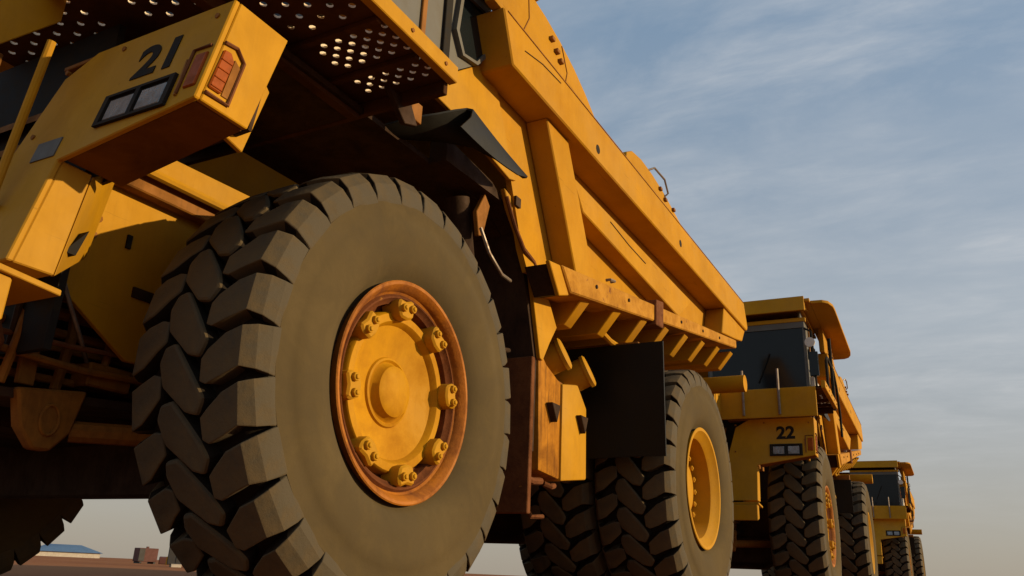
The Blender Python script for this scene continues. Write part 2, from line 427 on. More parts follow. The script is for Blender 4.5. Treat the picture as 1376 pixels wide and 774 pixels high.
FLOORM = mat('shaded_fender_floor', (0.16, 0.062, 0.010), 0.75, dirt=(0.07, 0.028, 0.008), dirt_amt=0.9, dirt_scale=3, spec=0.15)  # grimy brown with underside shade put into the base colour
DECKP = mat('deck_underside_shade', (0.085, 0.036, 0.012), 0.8, dirt=(0.03, 0.014, 0.007), dirt_amt=0.9, dirt_scale=3, spec=0.15)  # dark base paints the shade under the deck, grime noise over it
HOLE_LIGHT = mat('painted_hole_light', (0.72, 0.62, 0.46), 0.7, dirt=(0.5, 0.35, 0.2), dirt_amt=0.3)  # pale tone paints bright light into the deck holes
def deck_plate(parent, s):
    # chequer plate with round drain holes
    c = 0.054; x0, y0 = 0.36, -1.84; nx, ny = 44, 31; z0, z1 = 3.12, 3.134; r = 0.0205
    reg = [(2.20, 2.72, -1.30, -0.90, 2), (2.20, 2.72, -0.84, -0.53, 1), (2.20, 2.72, -0.47, -0.27, 1), (0.45, 1.35, -1.80, -1.30, 2), (1.5, 2.1, -1.7, -1.35, 2)]
    b = B(s < 0)
    V = {}
    def vid(p):
        k = tuple(round(q, 4) for q in p)
        if k not in V: V[k] = len(b.v); b.v.append(p)
        return V[k]
    for i in range(nx):
        for j in range(ny):
            xa, ya = x0 + i * c, y0 + j * c
            xb, yb = xa + c, ya + c; xm, ym = xa + c / 2, ya + c / 2
            hole = any(q[0] < xm < q[1] and q[2] < ym < q[3] and ((i + j) % 2 == 0 if q[4] == 1 else (i % 2 == 0 and (j + (i // 2)) % 2 == 0)) for q in reg)
            sq = [(xa, ya), (xm, ya), (xb, ya), (xb, ym), (xb, yb), (xm, yb), (xa, yb), (xa, ym)]
            for z in (z0, z1):
                if not hole:
                    b.f.append(tuple(vid((x, y, z)) for x, y in sq))
                else:
                    oc = [(xm + r * math.cos(t), ym + r * math.sin(t)) for t in [-3 * PI / 4 + k * PI / 4 for k in range(8)]]
                    for k in range(8):
                        k2 = (k + 1) % 8
                        b.f.append((vid((*sq[k], z)), vid((*sq[k2], z)), vid((*oc[k2], z)), vid((*oc[k], z))))
            if hole:
                for k in range(8):
                    k2 = (k + 1) % 8
                    b.f.append((vid((*oc[k], z0)), vid((*oc[k2], z0)), vid((*oc[k2], z1)), vid((*oc[k], z1))))
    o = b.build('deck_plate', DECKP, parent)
    o.data.materials.append(HOLE_LIGHT)
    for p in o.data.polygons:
        if abs(p.normal.z) < 0.5: p.material_index = 1  # hole walls painted pale to look lit through
    return o

def mud_flap(T, s, xa, xb, za, zb):
    b = B(s < 0); nx, nz = 10, 7; vs = []; fs = []
    for th in (0, 1):
        for i in range(nx + 1):
            for k in range(nz + 1):
                u, v = i / nx, k / nz
                y = 3.55 + 0.022 * math.sin(u * 7 + 1) * (1 - v) + 0.03 * (1 - v) ** 2 * math.sin(u * 3)
                vs.append((xa + (xb - xa) * u, y + 0.022 * th, za + (zb - za) * v + 0.008 * math.sin(u * 9) * (1 - v)))
    m_ = (nx + 1) * (nz + 1); q = nz + 1
    for i in range(nx):
        for k in range(nz):
            a = i * q + k
            fs += [(a, a + 1, a + q + 1, a + q), (m_ + a, m_ + a + q, m_ + a + q + 1, m_ + a + 1)]
    ring = [i * q for i in range(nx + 1)] + [nx * q + k for k in range(1, nz + 1)] + [i * q + nz for i in range(nx - 1, -1, -1)] + [k for k in range(nz - 1, 0, -1)]
    for i in range(len(ring)):
        a, c = ring[i], ring[(i + 1) % len(ring)]
        fs.append((a, c, m_ + c, m_ + a))
    b.add(vs, fs)
    return b.build('rear_mud_flap', BLKR, T)

def make_truck():
    T = empty('haul_truck')
    # ---- wheels
    wheel(T, 'front', 2.50, 0, 1, True, 0.2)
    wheel(T, 'front', 2.50, 0, -1, False, 0.45)
    wheel(T, 'rear', 2.77, 5.085, 1, True, 0.3)
    wheel(T, 'rear_inner', 1.93, 5.085, 1, False, 0.7)
    wheel(T, 'rear', 2.77, 5.085, -1, False, 0.1)
    wheel(T, 'rear_inner', 1.93, 5.085, -1, False, 0.6)
    for s in (1, -1):
        F = lambda: B(s < 0)
        # ---- fender box with lamps
        b = F()
        a = [(x_, yf(z_), z_) for x_, z_ in ((1.30, 1.46), (1.74, 1.46), (1.74, 1.985), (2.58, 2.12), (2.58, 2.70), (1.62, 2.70), (1.42, 2.58), (1.30, 2.10))]
        b.loop(a, [(x_, y_ + 0.03, z_) for x_, y_, z_ in a])
        b.build('fender_front', YEL, T, 0.006)
        def fx(z): return yf(z) + 0.032
        b = F(); b.loop([(2.55, fx(2.12), 2.122), (2.55, fx(2.12) + 0.27, 2.122), (2.55, fx(2.7) + 0.31, 2.70), (2.55, fx(2.7), 2.70)],
                        [(2.58, fx(2.12), 2.122), (2.58, fx(2.12) + 0.27, 2.122), (2.58, fx(2.7) + 0.31, 2.70), (2.58, fx(2.7), 2.70)])
        b.build('fender_side', YEL, T, 0.005)
        b = F(); b.loop([(1.76, fx(1.98), 1.995), (2.545, fx(2.12), 2.12), (2.545, fx(2.12) + 0.27, 2.12), (1.76, fx(1.98) + 0.3, 1.995)],
                        [(1.76, fx(1.98), 2.02), (2.545, fx(2.12), 2.145), (2.545, fx(2.12) + 0.27, 2.145), (1.76, fx(1.98) + 0.3, 2.02)])
        b.build('fender_floor', FLOORM, T, 0.004)
        b = F(); b.loop([(1.3, -1.5, 2.02), (2.54, -1.45, 2.15), (2.54, -1.38, 2.69), (1.3, -1.40, 2.69)],
                        [(1.3, -1.48, 2.02), (2.54, -1.43, 2.15), (2.54, -1.36, 2.69), (1.3, -1.38, 2.69)])
        b.build('fender_back', CHAS, T)
        F().box(1.3, 2.545, -1.65, -1.40, 2.69, 2.715).build('fender_top', YDIRT, T, 0.004)
        # rear tab of the fender
        b = F(); b.px([(-1.52, 2.12), (-1.385, 2.085), (-1.28, 2.47), (-1.36, 2.55)], 2.42, 2.45).build('fender_tab', YEL, T, 0.004)
        # headlight unit: black surround, two lenses
        b = F(); b_o = yf(2.24)
        hl = F()
        for (xa, xb, za, zb) in ((1.93, 2.40, 2.120, 2.136), (1.93, 2.40, 2.284, 2.30), (1.93, 1.96, 2.137, 2.283), (2.37, 2.40, 2.137, 2.283), (2.15, 2.178, 2.137, 2.283)):
            front_plate(hl, xa, xb, za, za, zb, 0.03, -0.018)
        front_plate(hl, 1.962, 2.368, 2.138, 2.138, 2.282, 0.008, -0.003)
        h = hl.build('headlight', BLACK, T)
        for xa in (1.975, 2.19):
            ln = F(); front_plate(ln, xa, xa + 0.165, 2.145, 2.145, 2.265, 0.012, -0.012)
            ln.build('lens', HEADL, h, 0.005)
        F().hexa([(2.41 + 0.03, yf(2.16) - 0.012, 2.16), (2.45, yf(2.16) - 0.012, 2.16), (2.45, yf(2.16) + 0.02, 2.16), (2.44, yf(2.16) + 0.02, 2.16)],
                 [(2.425, yf(2.37) - 0.012, 2.37), (2.435, yf(2.37) - 0.012, 2.37), (2.435, yf(2.37) + 0.02, 2.37), (2.425, yf(2.37) + 0.02, 2.37)]).build('lamp_bracket', YDIRT, T)
        # amber corner lamp: front half, side half and dark rims
        b = F(); front_plate(b, 2.475, 2.552, 2.19, 2.19, 2.385, 0.03, -0.010)
        ml = b.build('marker_lamp', AMBER, T, 0.006)
        b = F(); sidep = [(fx(2.19) + 0.006, 2.195), (fx(2.19) + 0.075, 2.195), (fx(2.40) + 0.075, 2.385), (fx(2.41) + 0.05, 2.42), (fx(2.43) + 0.006, 2.415)]
        b.loop([(2.578, y_, z_) for y_, z_ in sidep], [(2.592, y_, z_) for y_, z_ in sidep])
        b.build('lens', AMBER, ml, 0.006)
        F().px([(fx(2.19) + 0.082, 2.195), (fx(2.19) + 0.115, 2.195), (fx(2.39) + 0.115, 2.375), (fx(2.39) + 0.082, 2.40)], 2.579, 2.586).build('lamp_plate', YDIRT, ml)
        for k_ in range(4):
            za_ = 2.21 + k_ * 0.05
            F().tube([(2.593, fx(za_) + 0.012, za_), (2.593, fx(za_) + 0.07, za_)], 0.004, 5).build('lens_rib', AMBER, ml)
        rim_pts = [(2.588, fx(2.17) - 0.0, 2.165), (2.588, fx(2.17) + 0.125, 2.165), (2.588, fx(2.42) + 0.125, 2.41), (2.588, fx(2.45) + 0.07, 2.46), (2.588, fx(2.45), 2.45)]
        F().tube(rim_pts, 0.009, 6).build('lamp_rim', RUST, ml)
        F().tube([(2.446, yf(2.17) - 0.005, 2.17), (2.446, yf(2.42) - 0.005, 2.42), (2.556, yf(2.42) - 0.005, 2.42)], 0.008, 6).build('lamp_rim', RUST, ml)
        # leg under the fender, with bumper end
        b = F(); b.loop([(1.50, yf(1.46) + 0.031, 1.46), (1.737, yf(1.46) + 0.031, 1.46), (1.737, -1.70, 1.46), (1.50, -1.70, 1.46)],
                        [(1.50, yf(2.0) + 0.031, 2.0), (1.737, yf(2.0) + 0.031, 2.0), (1.737, -1.63, 2.0), (1.50, -1.63, 2.0)])
        b.build('fender_leg', YEL, T, 0.006)
        b = F(); b.loop([(1.70, -1.695, 1.46), (1.735, -1.695, 1.46), (1.40, -1.36, 1.72), (1.36, -1.36, 1.72)],
                        [(1.70, -1.625, 1.99), (1.735, -1.625, 1.99), (1.42, -1.30, 2.24), (1.38, -1.30, 2.24)])
        b.build('leg_brace', YEL, T, 0.004)
        F().px([(-1.97, 1.432), (-1.66, 1.40), (-1.66, 1.372), (-1.97, 1.404)], 1.30, 1.76).build('bumper_top', YEL, T, 0.004)
        # hood side panel, frame members beside the engine
        b = F(); b.px([(-1.45, 1.75), (-1.38, 2.32), (-1.22, 2.40), (0.9, 2.5), (0.9, 1.4), (-0.9, 1.3), (-1.3, 1.55)], 1.20, 1.235).build('hood_side_panel', YEL, T, 0.004)
        F().px([(-1.24, 2.40), (1.2, 2.44), (1.2, 2.27), (-1.24, 2.24)], 1.24, 1.33).build('hood_frame_beam', YDIRT, T, 0.008)
        F().tube([(1.38, -1.2, 2.345), (1.38, 1.2, 2.385)], 0.028, 8).build('frame_pipe', YEL, T)
        F().px([(-1.1, 2.41), (-1.1, 2.56), (1.2, 2.66), (1.2, 2.46)], 1.21, 1.25).build('hood_upper_panel', YEL, T, 0.004)
        for (yy, zz_) in ((-1.36, 2.02), (-1.37, 1.92)):
            F().tube([(1.225, yy + 0.12, zz_), (1.247, yy + 0.12, zz_)], 0.022, 8).build('panel_bolt', YDIRT, T)
        F().box(1.236, 1.25, -1.05, -1.02, 1.92, 2.0).build('panel_latch', BLACK, T)
        F().box(1.236, 1.25, -0.95, -0.80, 1.66, 1.72).build('panel_plate', CHAS, T)
        # ---- deck
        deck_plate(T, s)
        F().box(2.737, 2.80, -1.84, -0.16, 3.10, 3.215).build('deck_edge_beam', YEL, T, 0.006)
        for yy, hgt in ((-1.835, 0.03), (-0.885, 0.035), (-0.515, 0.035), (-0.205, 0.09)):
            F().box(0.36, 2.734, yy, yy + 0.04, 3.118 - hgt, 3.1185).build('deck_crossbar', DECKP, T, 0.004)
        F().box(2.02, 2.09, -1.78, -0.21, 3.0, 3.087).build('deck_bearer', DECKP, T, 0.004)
        F().px([(-0.35, 3.08), (-0.10, 3.08), (-0.02, 2.97), (-0.15, 2.92)], 2.38, 2.42).build('deck_bracket', CHAS, T, 0.004)
        # ---- wheel arch
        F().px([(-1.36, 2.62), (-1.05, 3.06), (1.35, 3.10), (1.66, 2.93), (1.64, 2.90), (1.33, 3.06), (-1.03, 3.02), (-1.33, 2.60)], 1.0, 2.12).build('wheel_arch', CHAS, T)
        F().px([(0.55, 3.04), (0.55, 3.22), (1.2, 3.17), (1.62, 2.98), (1.645, 2.905), (1.33, 3.07)], 2.121, 2.27).build('wheel_arch', CHAS, T)  # dark inner sheet added behind the flap to stand for shade
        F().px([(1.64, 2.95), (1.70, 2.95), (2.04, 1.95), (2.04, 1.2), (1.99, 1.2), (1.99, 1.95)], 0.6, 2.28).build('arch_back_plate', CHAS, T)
        F().px([(1.69, 2.98), (1.78, 2.95), (2.33, 2.29), (2.20, 2.12), (2.08, 1.94), (2.03, 1.95)], 2.283, 2.32).build('arch_edge_plate', YEL, T, 0.004)
        F().box(1.5, 2.3, 1.93, 1.985, 0.72 if s > 0 else 1.0, 1.945).build('splash_plate', RUST, T, 0.006)
        if s > 0: F().tube([(2.22, 2.05, 0.78), (2.30, 2.0, 0.70), (2.34, 2.12, 0.71)], 0.018, 6).build('plate_hook', RUST, T)
        # rubber fender flap: an arched sheet that droops rearwards
        cols = [(2.12, 0.02, 3.07, 0.25, 3.08), (2.28, 0.10, 3.13, 0.45, 3.13), (2.38, 0.24, 3.21, 0.70, 3.19), (2.44, 0.36, 3.29, 1.05, 3.22),
                (2.485, 0.44, 3.335, 1.30, 3.20), (2.515, 0.46, 3.325, 1.31, 3.20), (2.53, 0.42, 3.25, 1.25, 3.18), (2.53, 0.30, 3.11, 1.13, 3.14)]
        b = F(); n = len(cols); NR = 6; vs = []; fs = []
        for i in range(NR):
            t_ = i / (NR - 1)
            for th in (0, 1):
                for k, (x, ya, za, yb, zb) in enumerate(cols):
                    sag = -0.02 * math.sin(t_ * PI) * (1 + 0.4 * math.sin(k))
                    vs.append((x + (0.012 if k > 4 else 0) * th, ya + (yb - ya) * t_, za + (zb - za) * t_ + sag + (0.014 if k <= 5 else 0) * th))
        for i in range(NR - 1):
            for k in range(n - 1):
                for th in (0, 1):
                    a_, c_ = (2 * i + th) * n, (2 * i + 2 + th) * n
                    fs.append((a_ + k, a_ + k + 1, c_ + k + 1, c_ + k))
            for k in (0, n - 1):
                fs.append(((2 * i) * n + k, (2 * i + 1) * n + k, (2 * i + 3) * n + k, (2 * i + 2) * n + k))
        for i in (0, NR - 1):
            fs += [((2 * i) * n + k, (2 * i) * n + k + 1, (2 * i + 1) * n + k + 1, (2 * i + 1) * n + k) for k in range(n - 1)]
        b.add(vs, fs); b.build('fender_flap', BLKR, T)
        F().box(2.30, 2.36, -0.02, 0.10, 3.06, 3.20).build('flap_bracket', YDIRT, T, 0.004)
        # strut, bracket and hoses behind the wheel
        F().tube([(2.05, 1.25, 2.3), (2.05, 1.05, 3.0)], 0.10, 14).build('suspension_strut', CHAS, T)
        F().px([(1.05, 2.86), (1.16, 3.05), (1.24, 2.98), (1.16, 2.70), (1.10, 2.68)], 2.20, 2.24).build('strut_bracket', YDIRT, T, 0.005)
        F().px([(1.30, 3.15), (1.45, 3.12), (1.72, 2.97), (1.70, 2.82), (1.55, 2.86), (1.38, 3.02)], 2.285, 2.33).build('arch_lug', YEL, T, 0.006)
        F().tube([(2.36, 1.28, 3.06), (2.37, 1.42, 2.86), (2.37, 1.58, 2.73), (2.35, 1.80, 2.70), (2.34, 1.92, 2.62)], 0.018, 8).build('hose', RUST, T)
        F().tube([(2.30, 1.02, 2.70), (2.34, 1.10, 2.52), (2.34, 1.30, 2.42), (2.28, 1.55, 2.46)], 0.014, 8).build('hose', STEEL, T)
        # cab support plate
        F().px([(-0.02, 3.34), (0.22, 3.50), (0.80, 3.97), (0.85, 4.55), (0.90, 4.2), (0.97, 4.0), (1.26, 3.45), (1.40, 3.25), (1.30, 3.22), (0.5, 3.34), (0.10, 3.36)], 2.335, 2.372).build('cab_support_plate', YEL, T, 0.004)
        # ---- dump body side
    BODY = empty('dump_body', (0, 0, 0), 0, T)
    for s in (1, -1):
        F = lambda: B(s < 0)
        F().px([(1.02, 4.0), (0.72, 4.30), (8.0, 4.27), (8.1, 3.95), (7.7, 3.58), (1.70, 2.58), (1.58, 2.74)], 2.30, 2.35).build('side_wall', YBODY, BODY)
        F().px([(0.78, 3.87), (0.60, 4.27), (8.1, 4.27), (8.27, 3.93), (8.22, 3.87)], 2.352, 2.65).build('top_rail', YBODY, BODY, 0.012)
        F().px([(7.02, 3.868), (8.22, 3.868), (8.02, 3.66), (7.62, 3.585), (6.86, 3.47)], 2.352, 2.615).build('tail_plate', YBODY, BODY, 0.01)
        F().px([(1.55, 3.868), (1.98, 3.868), (2.60, 2.75), (2.20, 2.69)], 2.352, 2.555).build('side_rib', YBODY, BODY, 0.01)
        F().px([(2.11, 3.60), (5.72, 3.56), (5.15, 3.20), (2.36, 3.35)], 2.352, 2.54).build('mid_rail', YBODY, BODY, 0.01)
        F().px([(1.80, 2.64), (4.1, 3.01), (4.1, 2.83), (1.98, 2.46)], 2.303, 2.61).build('ledge', LEDG, BODY, 0.012)
        F().px([(4.25, 3.035), (7.66, 3.58), (7.66, 3.46), (4.25, 2.87)], 2.303, 2.61).build('ledge', LEDG, BODY, 0.012)
        F().px([(4.07, 3.06), (4.30, 3.10), (4.28, 2.80), (4.05, 2.78)], 2.303, 2.635).build('ledge_joint', RUST, BODY, 0.008)
        F().px([(1.60, 2.61), (1.80, 2.64), (1.98, 2.44), (1.80, 2.38)], 2.552, 2.59).build('ledge_end', YBODY, BODY, 0.006)
        F().px([(1.64, 2.60), (1.80, 2.62), (1.96, 2.44), (1.82, 2.40)], 2.352, 2.551).build('ledge_end_shade', CHAS, BODY)  # dark core paints the shade on the ledge end's front face
        F().tube([(2.60, 2.75, 2.83), (2.64, 2.75, 2.83), (2.64, 2.86, 2.85), (2.60, 2.86, 2.85)], 0.014, 6).build('lashing_ring', STEEL, BODY)
        # curved side boards above the rail
        F().px([(0.50, 4.272), (0.44, 4.76), (1.05, 4.75), (1.35, 4.72), (1.65, 4.66), (1.95, 4.57), (2.2, 4.46), (2.38, 4.36), (2.52, 4.272)], 2.53, 2.62).build('side_board', YBODY, BODY, 0.02, seg=2)
        F().px([(3.22, 4.272), (3.26, 4.40), (3.42, 4.49), (3.7, 4.53), (4.05, 4.52), (4.45, 4.47), (4.85, 4.39), (5.2, 4.31), (5.3, 4.272)], 2.53, 2.62).build('side_board', YBODY, BODY, 0.02, seg=2)
        F().box(2.50, 2.60, 5.25, 8.0, 4.272, 4.30).build('rail_cap', YBODY, BODY, 0.008)
        F().tube([(2.50, 1.22, 4.83), (2.66, 1.20, 4.86)], 0.055, 16).build('peg', YBODY, BODY)
        for yy, zz_ in ((1.42, 4.53), (1.52, 4.47), (1.60, 4.42)):
            F().box(2.615, 2.655, yy, yy + 0.055, zz_, zz_ + 0.035).build('latch', YDIRT, BODY, 0.004)
        F().tube([(2.60, 3.9, 4.49), (2.66, 4.0, 4.56), (2.66, 4.35, 4.58), (2.66, 4.47, 4.46), (2.60, 4.45, 4.40)], 0.012, 6).build('grab_handle', STEEL, BODY)
        for yy, zz_ in ((4.25, 4.42), (4.42, 4.36), (4.72, 4.36)):
            F().box(2.615, 2.65, yy, yy + 0.06, zz_, zz_ + 0.035).build('latch', YDIRT, BODY, 0.004)
        for yy, zz_ in ((2.42, 3.99), (4.93, 4.02)):
            F().tube([(2.640, yy, zz_), (2.652, yy, zz_)], 0.045, 14).build('rail_hole_shade', BLACK, BODY)  # black discs stand in for the dark inside rail holes
    for i in range(8):
        yy = 2.36 + 0.735 * i
        zt = 2.64 + (yy - 1.8) * 0.16 - 0.17
        zb = zt - 0.235
        B().py([(2.56, zt), (2.37, zb), (-2.37, zb), (-2.56, zt)], yy, yy + 0.15).build('floor_bolster', YBODY, BODY, 0.008)
    B().px([(1.92, 2.67), (8.0, 3.66), (8.0, 3.60), (1.94, 2.55)], -2.299, 2.299).build('body_floor', YDIRT, BODY)
    B().px([(1.90, 2.66), (1.20, 4.0), (0.72, 4.62), (0.80, 4.62), (1.28, 4.0), (1.98, 2.60)], -2.29, 2.29).build('front_wall', YBODY, BODY)
    for x in (-0.75, 0.55):
        B().px([(1.9, 2.2), (6.6, 2.95), (7.6, 3.2), (7.6, 3.02), (6.6, 2.62), (1.9, 1.98)], x, x + 0.2).build('body_sill', YDIRT, BODY, 0.01)
    for s in (1, -1):
        F = lambda: B(s < 0)
        F().px([(0.66, 4.262), (8.05, 4.262), (8.05, 4.27), (0.66, 4.27)], 2.648, 2.656).build('weld_seam', YDIRT, BODY)
        F().tube([(2.622, 0.95, 4.28), (2.622, 1.05, 4.48), (2.622, 1.02, 4.74)], 0.006, 5).build('weld_seam', YDIRT, BODY)
        F().tube([(2.622, 1.75, 4.30), (2.622, 1.78, 4.42), (2.622, 1.66, 4.62)], 0.006, 5).build('weld_seam', YDIRT, BODY)
        F().tube([(2.543, 3.0, 3.52), (2.543, 3.5, 3.47), (2.543, 4.0, 3.45)], 0.005, 5).build('scrape', CHAS, BODY)
        F().tube([(2.653, 0.95, 4.10), (2.653, 1.25, 4.17), (2.653, 1.6, 4.2)], 0.004, 5).build('scrape', CHAS, BODY)
        for yy in (2.5, 3.3, 5.0, 5.9, 6.7):
            zz_ = 2.64 + (yy - 1.8) * 0.16 - 0.07
            F().tube([(2.605, yy, zz_), (2.622, yy, zz_)], 0.018, 6).build('ledge_bolt', CHAS, BODY)
        F().box(2.352, 2.372, 1.42, 1.50, 3.05, 3.13).build('wall_plug', CHAS, BODY)
    for s in (1, -1):
        F = lambda: B(s < 0)
        for yy in (-1.7, -1.35, -1.0, -0.65, -0.3):
            F().tube([(2.796, yy, 3.155), (2.808, yy, 3.155)], 0.014, 6).build('deck_bolt', YDIRT, T)
        for xx, zz_ in ((1.42, 2.62), (1.42, 2.2), (1.85, 2.64), (2.5, 2.62)):
            F().tube([(xx, yf(zz_) + 0.01, zz_), (xx, yf(zz_) - 0.008, zz_)], 0.014, 6).build('fender_bolt', YDIRT, T)
        F().px([(-1.66, 1.60), (-1.60, 1.60), (-1.56, 1.74)], 1.62, 1.70).build('brace_gap_shade', BLACK, T)  # black wedge painted in for the dark of an open triangle
        b = F(); front_plate(b, 1.52, 1.70, 2.02, 2.02, 2.13, 0.01, -0.006); 
        if s > 0: b.build('grey_patch', CABG, T)
        F().tube([(2.13, 0.9, 2.2), (2.14, 1.1, 2.0), (2.12, 1.4, 1.9), (2.1, 1.9, 2.0)], 0.02, 8).build('hose', CHAS, T)
    # ---- cab
    CAB = empty('cab', (0, 0, 0), 0, T)
    F = B
    # side panel with openings is built from strips round the door and the rear quarter window
    B().px([(-0.98, 3.5), (0.2, 3.5), (0.2, 4.6), (-0.98, 4.6)], 2.38, 2.42).build('door', CABG, CAB, 0.006)
    B().tube([(2.425, -0.42, 4.0), (2.46, -0.42, 4.0)], 0.09, 16).build('door_window', GLASS, CAB)
    B().px([(0.16, 3.46), (0.24, 3.50), (0.24, 4.62), (0.16, 4.62)], 2.395, 2.445).build('door_seal', BLACK, CAB, 0.004)
    B().px([(-0.10, 3.52), (-0.05, 3.52), (-0.05, 4.6), (-0.10, 4.6)], 2.42, 2.44).build('door_post', YDIRT, CAB, 0.004)
    outer = [(0.24, 3.52), (0.80, 3.97), (0.84, 4.45), (0.28, 4.40)]
    B().px([(0.24, 3.53), (0.80, 3.975), (0.85, 4.62), (0.24, 4.62)], 2.372, 2.392).build('quarter_panel', CABG, CAB)
    win = [(0.36, 3.96), (0.45, 3.82), (0.62, 3.86), (0.73, 4.0), (0.745, 4.36), (0.40, 4.32)]
    B().px(win, 2.392, 2.41).build('quarter_window', GLASS, CAB)
    fr = B(); nW = len(win); cy = sum(p[0] for p in win) / nW; cz = sum(p[1] for p in win) / nW
    big_ = [(cy + (y - cy) * 1.20, cz + (z - cz) * 1.12) for y, z in win]
    for i in range(nW):
        j = (i + 1) % nW
        fr.px([win[i], win[j], big_[j], big_[i]], 2.392, 2.432)
    fr.build('window_frame', CABG, CAB)
    B().px([(0.25, 4.46), (0.84, 4.50), (0.845, 4.62), (0.25, 4.62)], 2.393, 2.405).build('quarter_window', GLASS, CAB)
    B().box(0.9, 2.37, -0.96, 0.82, 3.5, 3.56).build('cab_floor', YDIRT, CAB, 0.004)
    B().box(0.95, 2.16, -0.94, -0.2, 3.136, 3.498).build('added_hole_backing', HOLE_LIGHT, CAB, 0.006)  # pale panel added under the cab so the deck holes look bright
    B().box(0.86, 0.9, -0.96, 0.82, 3.5, 4.62).build('cab_side', CABG, CAB)
    B().box(0.86, 2.37, 0.80, 0.84, 3.56, 4.62).build('cab_back', CABG, CAB)
    B().box(0.84, 2.46, -1.02, 0.86, 4.62, 4.655).build('cab_roof', YEL, CAB, 0.006)
    B().box(0.95, 2.44, -1.01, -0.985, 3.20, 4.30).build('windscreen', GLASS, CAB)
    wf = B()
    for q in ((0.86, 2.47, 3.14, 3.198), (0.86, 2.47, 4.302, 4.40), (2.442, 2.49, 3.20, 4.30), (0.90, 0.948, 3.20, 4.30)):
        wf.box(q[0], q[1], -1.03, -0.98, q[2], q[3])
    wf.build('windscreen_frame', CABG, CAB)
    B().box(0.86, 2.50, -1.04, -0.97, 4.405, 4.47).build('visor', YEL, CAB, 0.004)
    B().tube([(1.7, -1.03, 3.42), (1.9, -1.035, 3.9)], 0.012, 6).build('wiper', BLACK, CAB)
    # ---- radiator front
    B().box(-1.45, 1.45, -1.50, -1.46, 1.20, 3.05).build('radiator_core', BLACK, T)
    for i in range(7):
        B().px([(-1.56, 1.50 + 0.17 * i), (-1.50, 1.56 + 0.17 * i), (-1.50, 1.60 + 0.17 * i), (-1.56, 1.54 + 0.17 * i)], -1.24, 1.24).build('grille_slat', YDIRT, T)
    for s in (1, -1):
        B(s < 0).box(1.25, 1.275, -1.78, -1.44, 1.46, 2.12).build('grille_post', YEL, T, 0.006)
    B().px([(-1.98, 1.17), (-1.98, 1.40), (-1.87, 1.392), (-1.87, 1.20)], -1.74, 1.74).build('front_bumper', YEL, T, 0.01)
    # front ladder with platform
    B().px([(-2.02, 2.60), (-1.70, 2.99), (-1.70, 3.2), (-2.3, 3.2), (-2.3, 2.5)], 1.20, 1.25).build('ladder_side_plate', YEL, T, 0.004)
    B().py([(0.35, 2.44), (1.19, 2.60), (1.19, 2.67), (0.35, 2.51)], -1.97, -1.90).build('ladder_step', YDIRT, T, 0.004)
    B().py([(0.35, 2.20), (1.19, 2.20), (1.19, 2.24), (0.35, 2.24)], -1.97, -1.82).build('ladder_step', YDIRT, T, 0.004)
    B().py([(0.35, 1.86), (1.19, 1.86), (1.19, 1.90), (0.35, 1.90)], -1.97, -1.82).build('ladder_step', YDIRT, T, 0.004)
    B().tube([(1.60, -1.90, 2.62), (1.47, -1.90, 1.93), (1.45, -1.9, 1.80), (1.42, -1.82, 1.76)], 0.021, 10).build('ladder_rail', YEL, T)
    # ---- chassis
    for s in (1, -1):
        F = lambda: B(s < 0)
        F().px([(-1.5, 1.05), (-1.5, 1.42), (1.8, 1.75), (4.0, 1.75), (7.0, 2.2), (7.0, 1.75), (4.2, 1.2), (1.8, 1.1), (0.5, 1.05)], 0.50, 0.78).build('frame_rail', CHAS, T, 0.01)
        F().px([(-1.45, 1.04), (-1.08, 1.09), (-1.13, 0.86), (-1.22, 0.76), (-1.31, 0.76), (-1.40, 0.86)], 1.16, 1.24).build('tow_bracket', YDIRT, T, 0.012)
        ov = [(1.246, -1.26 + 0.048 * math.cos(a_), 0.91 + 0.075 * math.sin(a_)) for a_ in [k_ * PI / 8 for k_ in range(17)]]
        F().tube(ov, 0.009, 6).build('tow_eye_rim', YDIRT, T)
        F().tube([(1.18, -1.10, 0.88), (1.65, -0.35, 0.92)], 0.055, 10).build('tie_rod', YDIRT, T)
        # hose bundle and pipes along the frame, with a hanger strap
        for k, (zz_, r_) in enumerate(((1.16, 0.022), (1.24, 0.03), (1.33, 0.018), (1.41, 0.026), (1.52, 0.034), (1.60, 0.02))):
            F().tube([(1.02 + 0.03 * (k % 2), -1.55, zz_ - 0.02), (1.03, -0.9, zz_), (0.98, -0.2, zz_ + 0.03), (0.98, 0.6, zz_ + 0.02)], r_, 8).build('pipe', YDIRT, T)
        for k, (xx, yy, h0, h1) in enumerate(((1.14, -1.62, 1.1, 1.42), (1.2, -1.52, 1.05, 1.5), (1.05, -1.15, 1.1, 1.7), (1.12, -0.62, 1.1, 1.62), (1.1, -0.95, 1.15, 1.55))):
            F().tube([(xx, yy, h0), (xx + 0.02, yy + 0.02, (h0 + h1) / 2), (xx, yy + 0.05 * (k % 2), h1)], 0.016 + 0.006 * (k % 3), 7).build('pipe', YDIRT, T)
        F().box(1.0, 1.16, -1.05, -0.78, 1.14, 1.27).build('valve_block', YDIRT, T, 0.01)
        F().tube([(1.18, -1.55, 1.22), (1.19, -1.1, 1.20), (1.14, -0.3, 1.26)], 0.02, 7).build('pipe', YDIRT, T)
        F().tube([(1.17, -1.6, 1.30), (1.19, -1.2, 1.31), (1.14, -0.4, 1.38)], 0.015, 7).build('pipe', RUST, T)
        F().px([(-1.40, 1.08), (-1.31, 1.08), (-1.33, 1.55), (-1.42, 1.55)], 1.10, 1.13).build('pipe_hanger', YDIRT, T, 0.004)
        F().px([(-1.55, 1.03), (-0.2, 1.14), (-0.2, 1.09), (-1.55, 0.98)], 0.80, 1.20).build('frame_shelf', CHAS, T, 0.004)
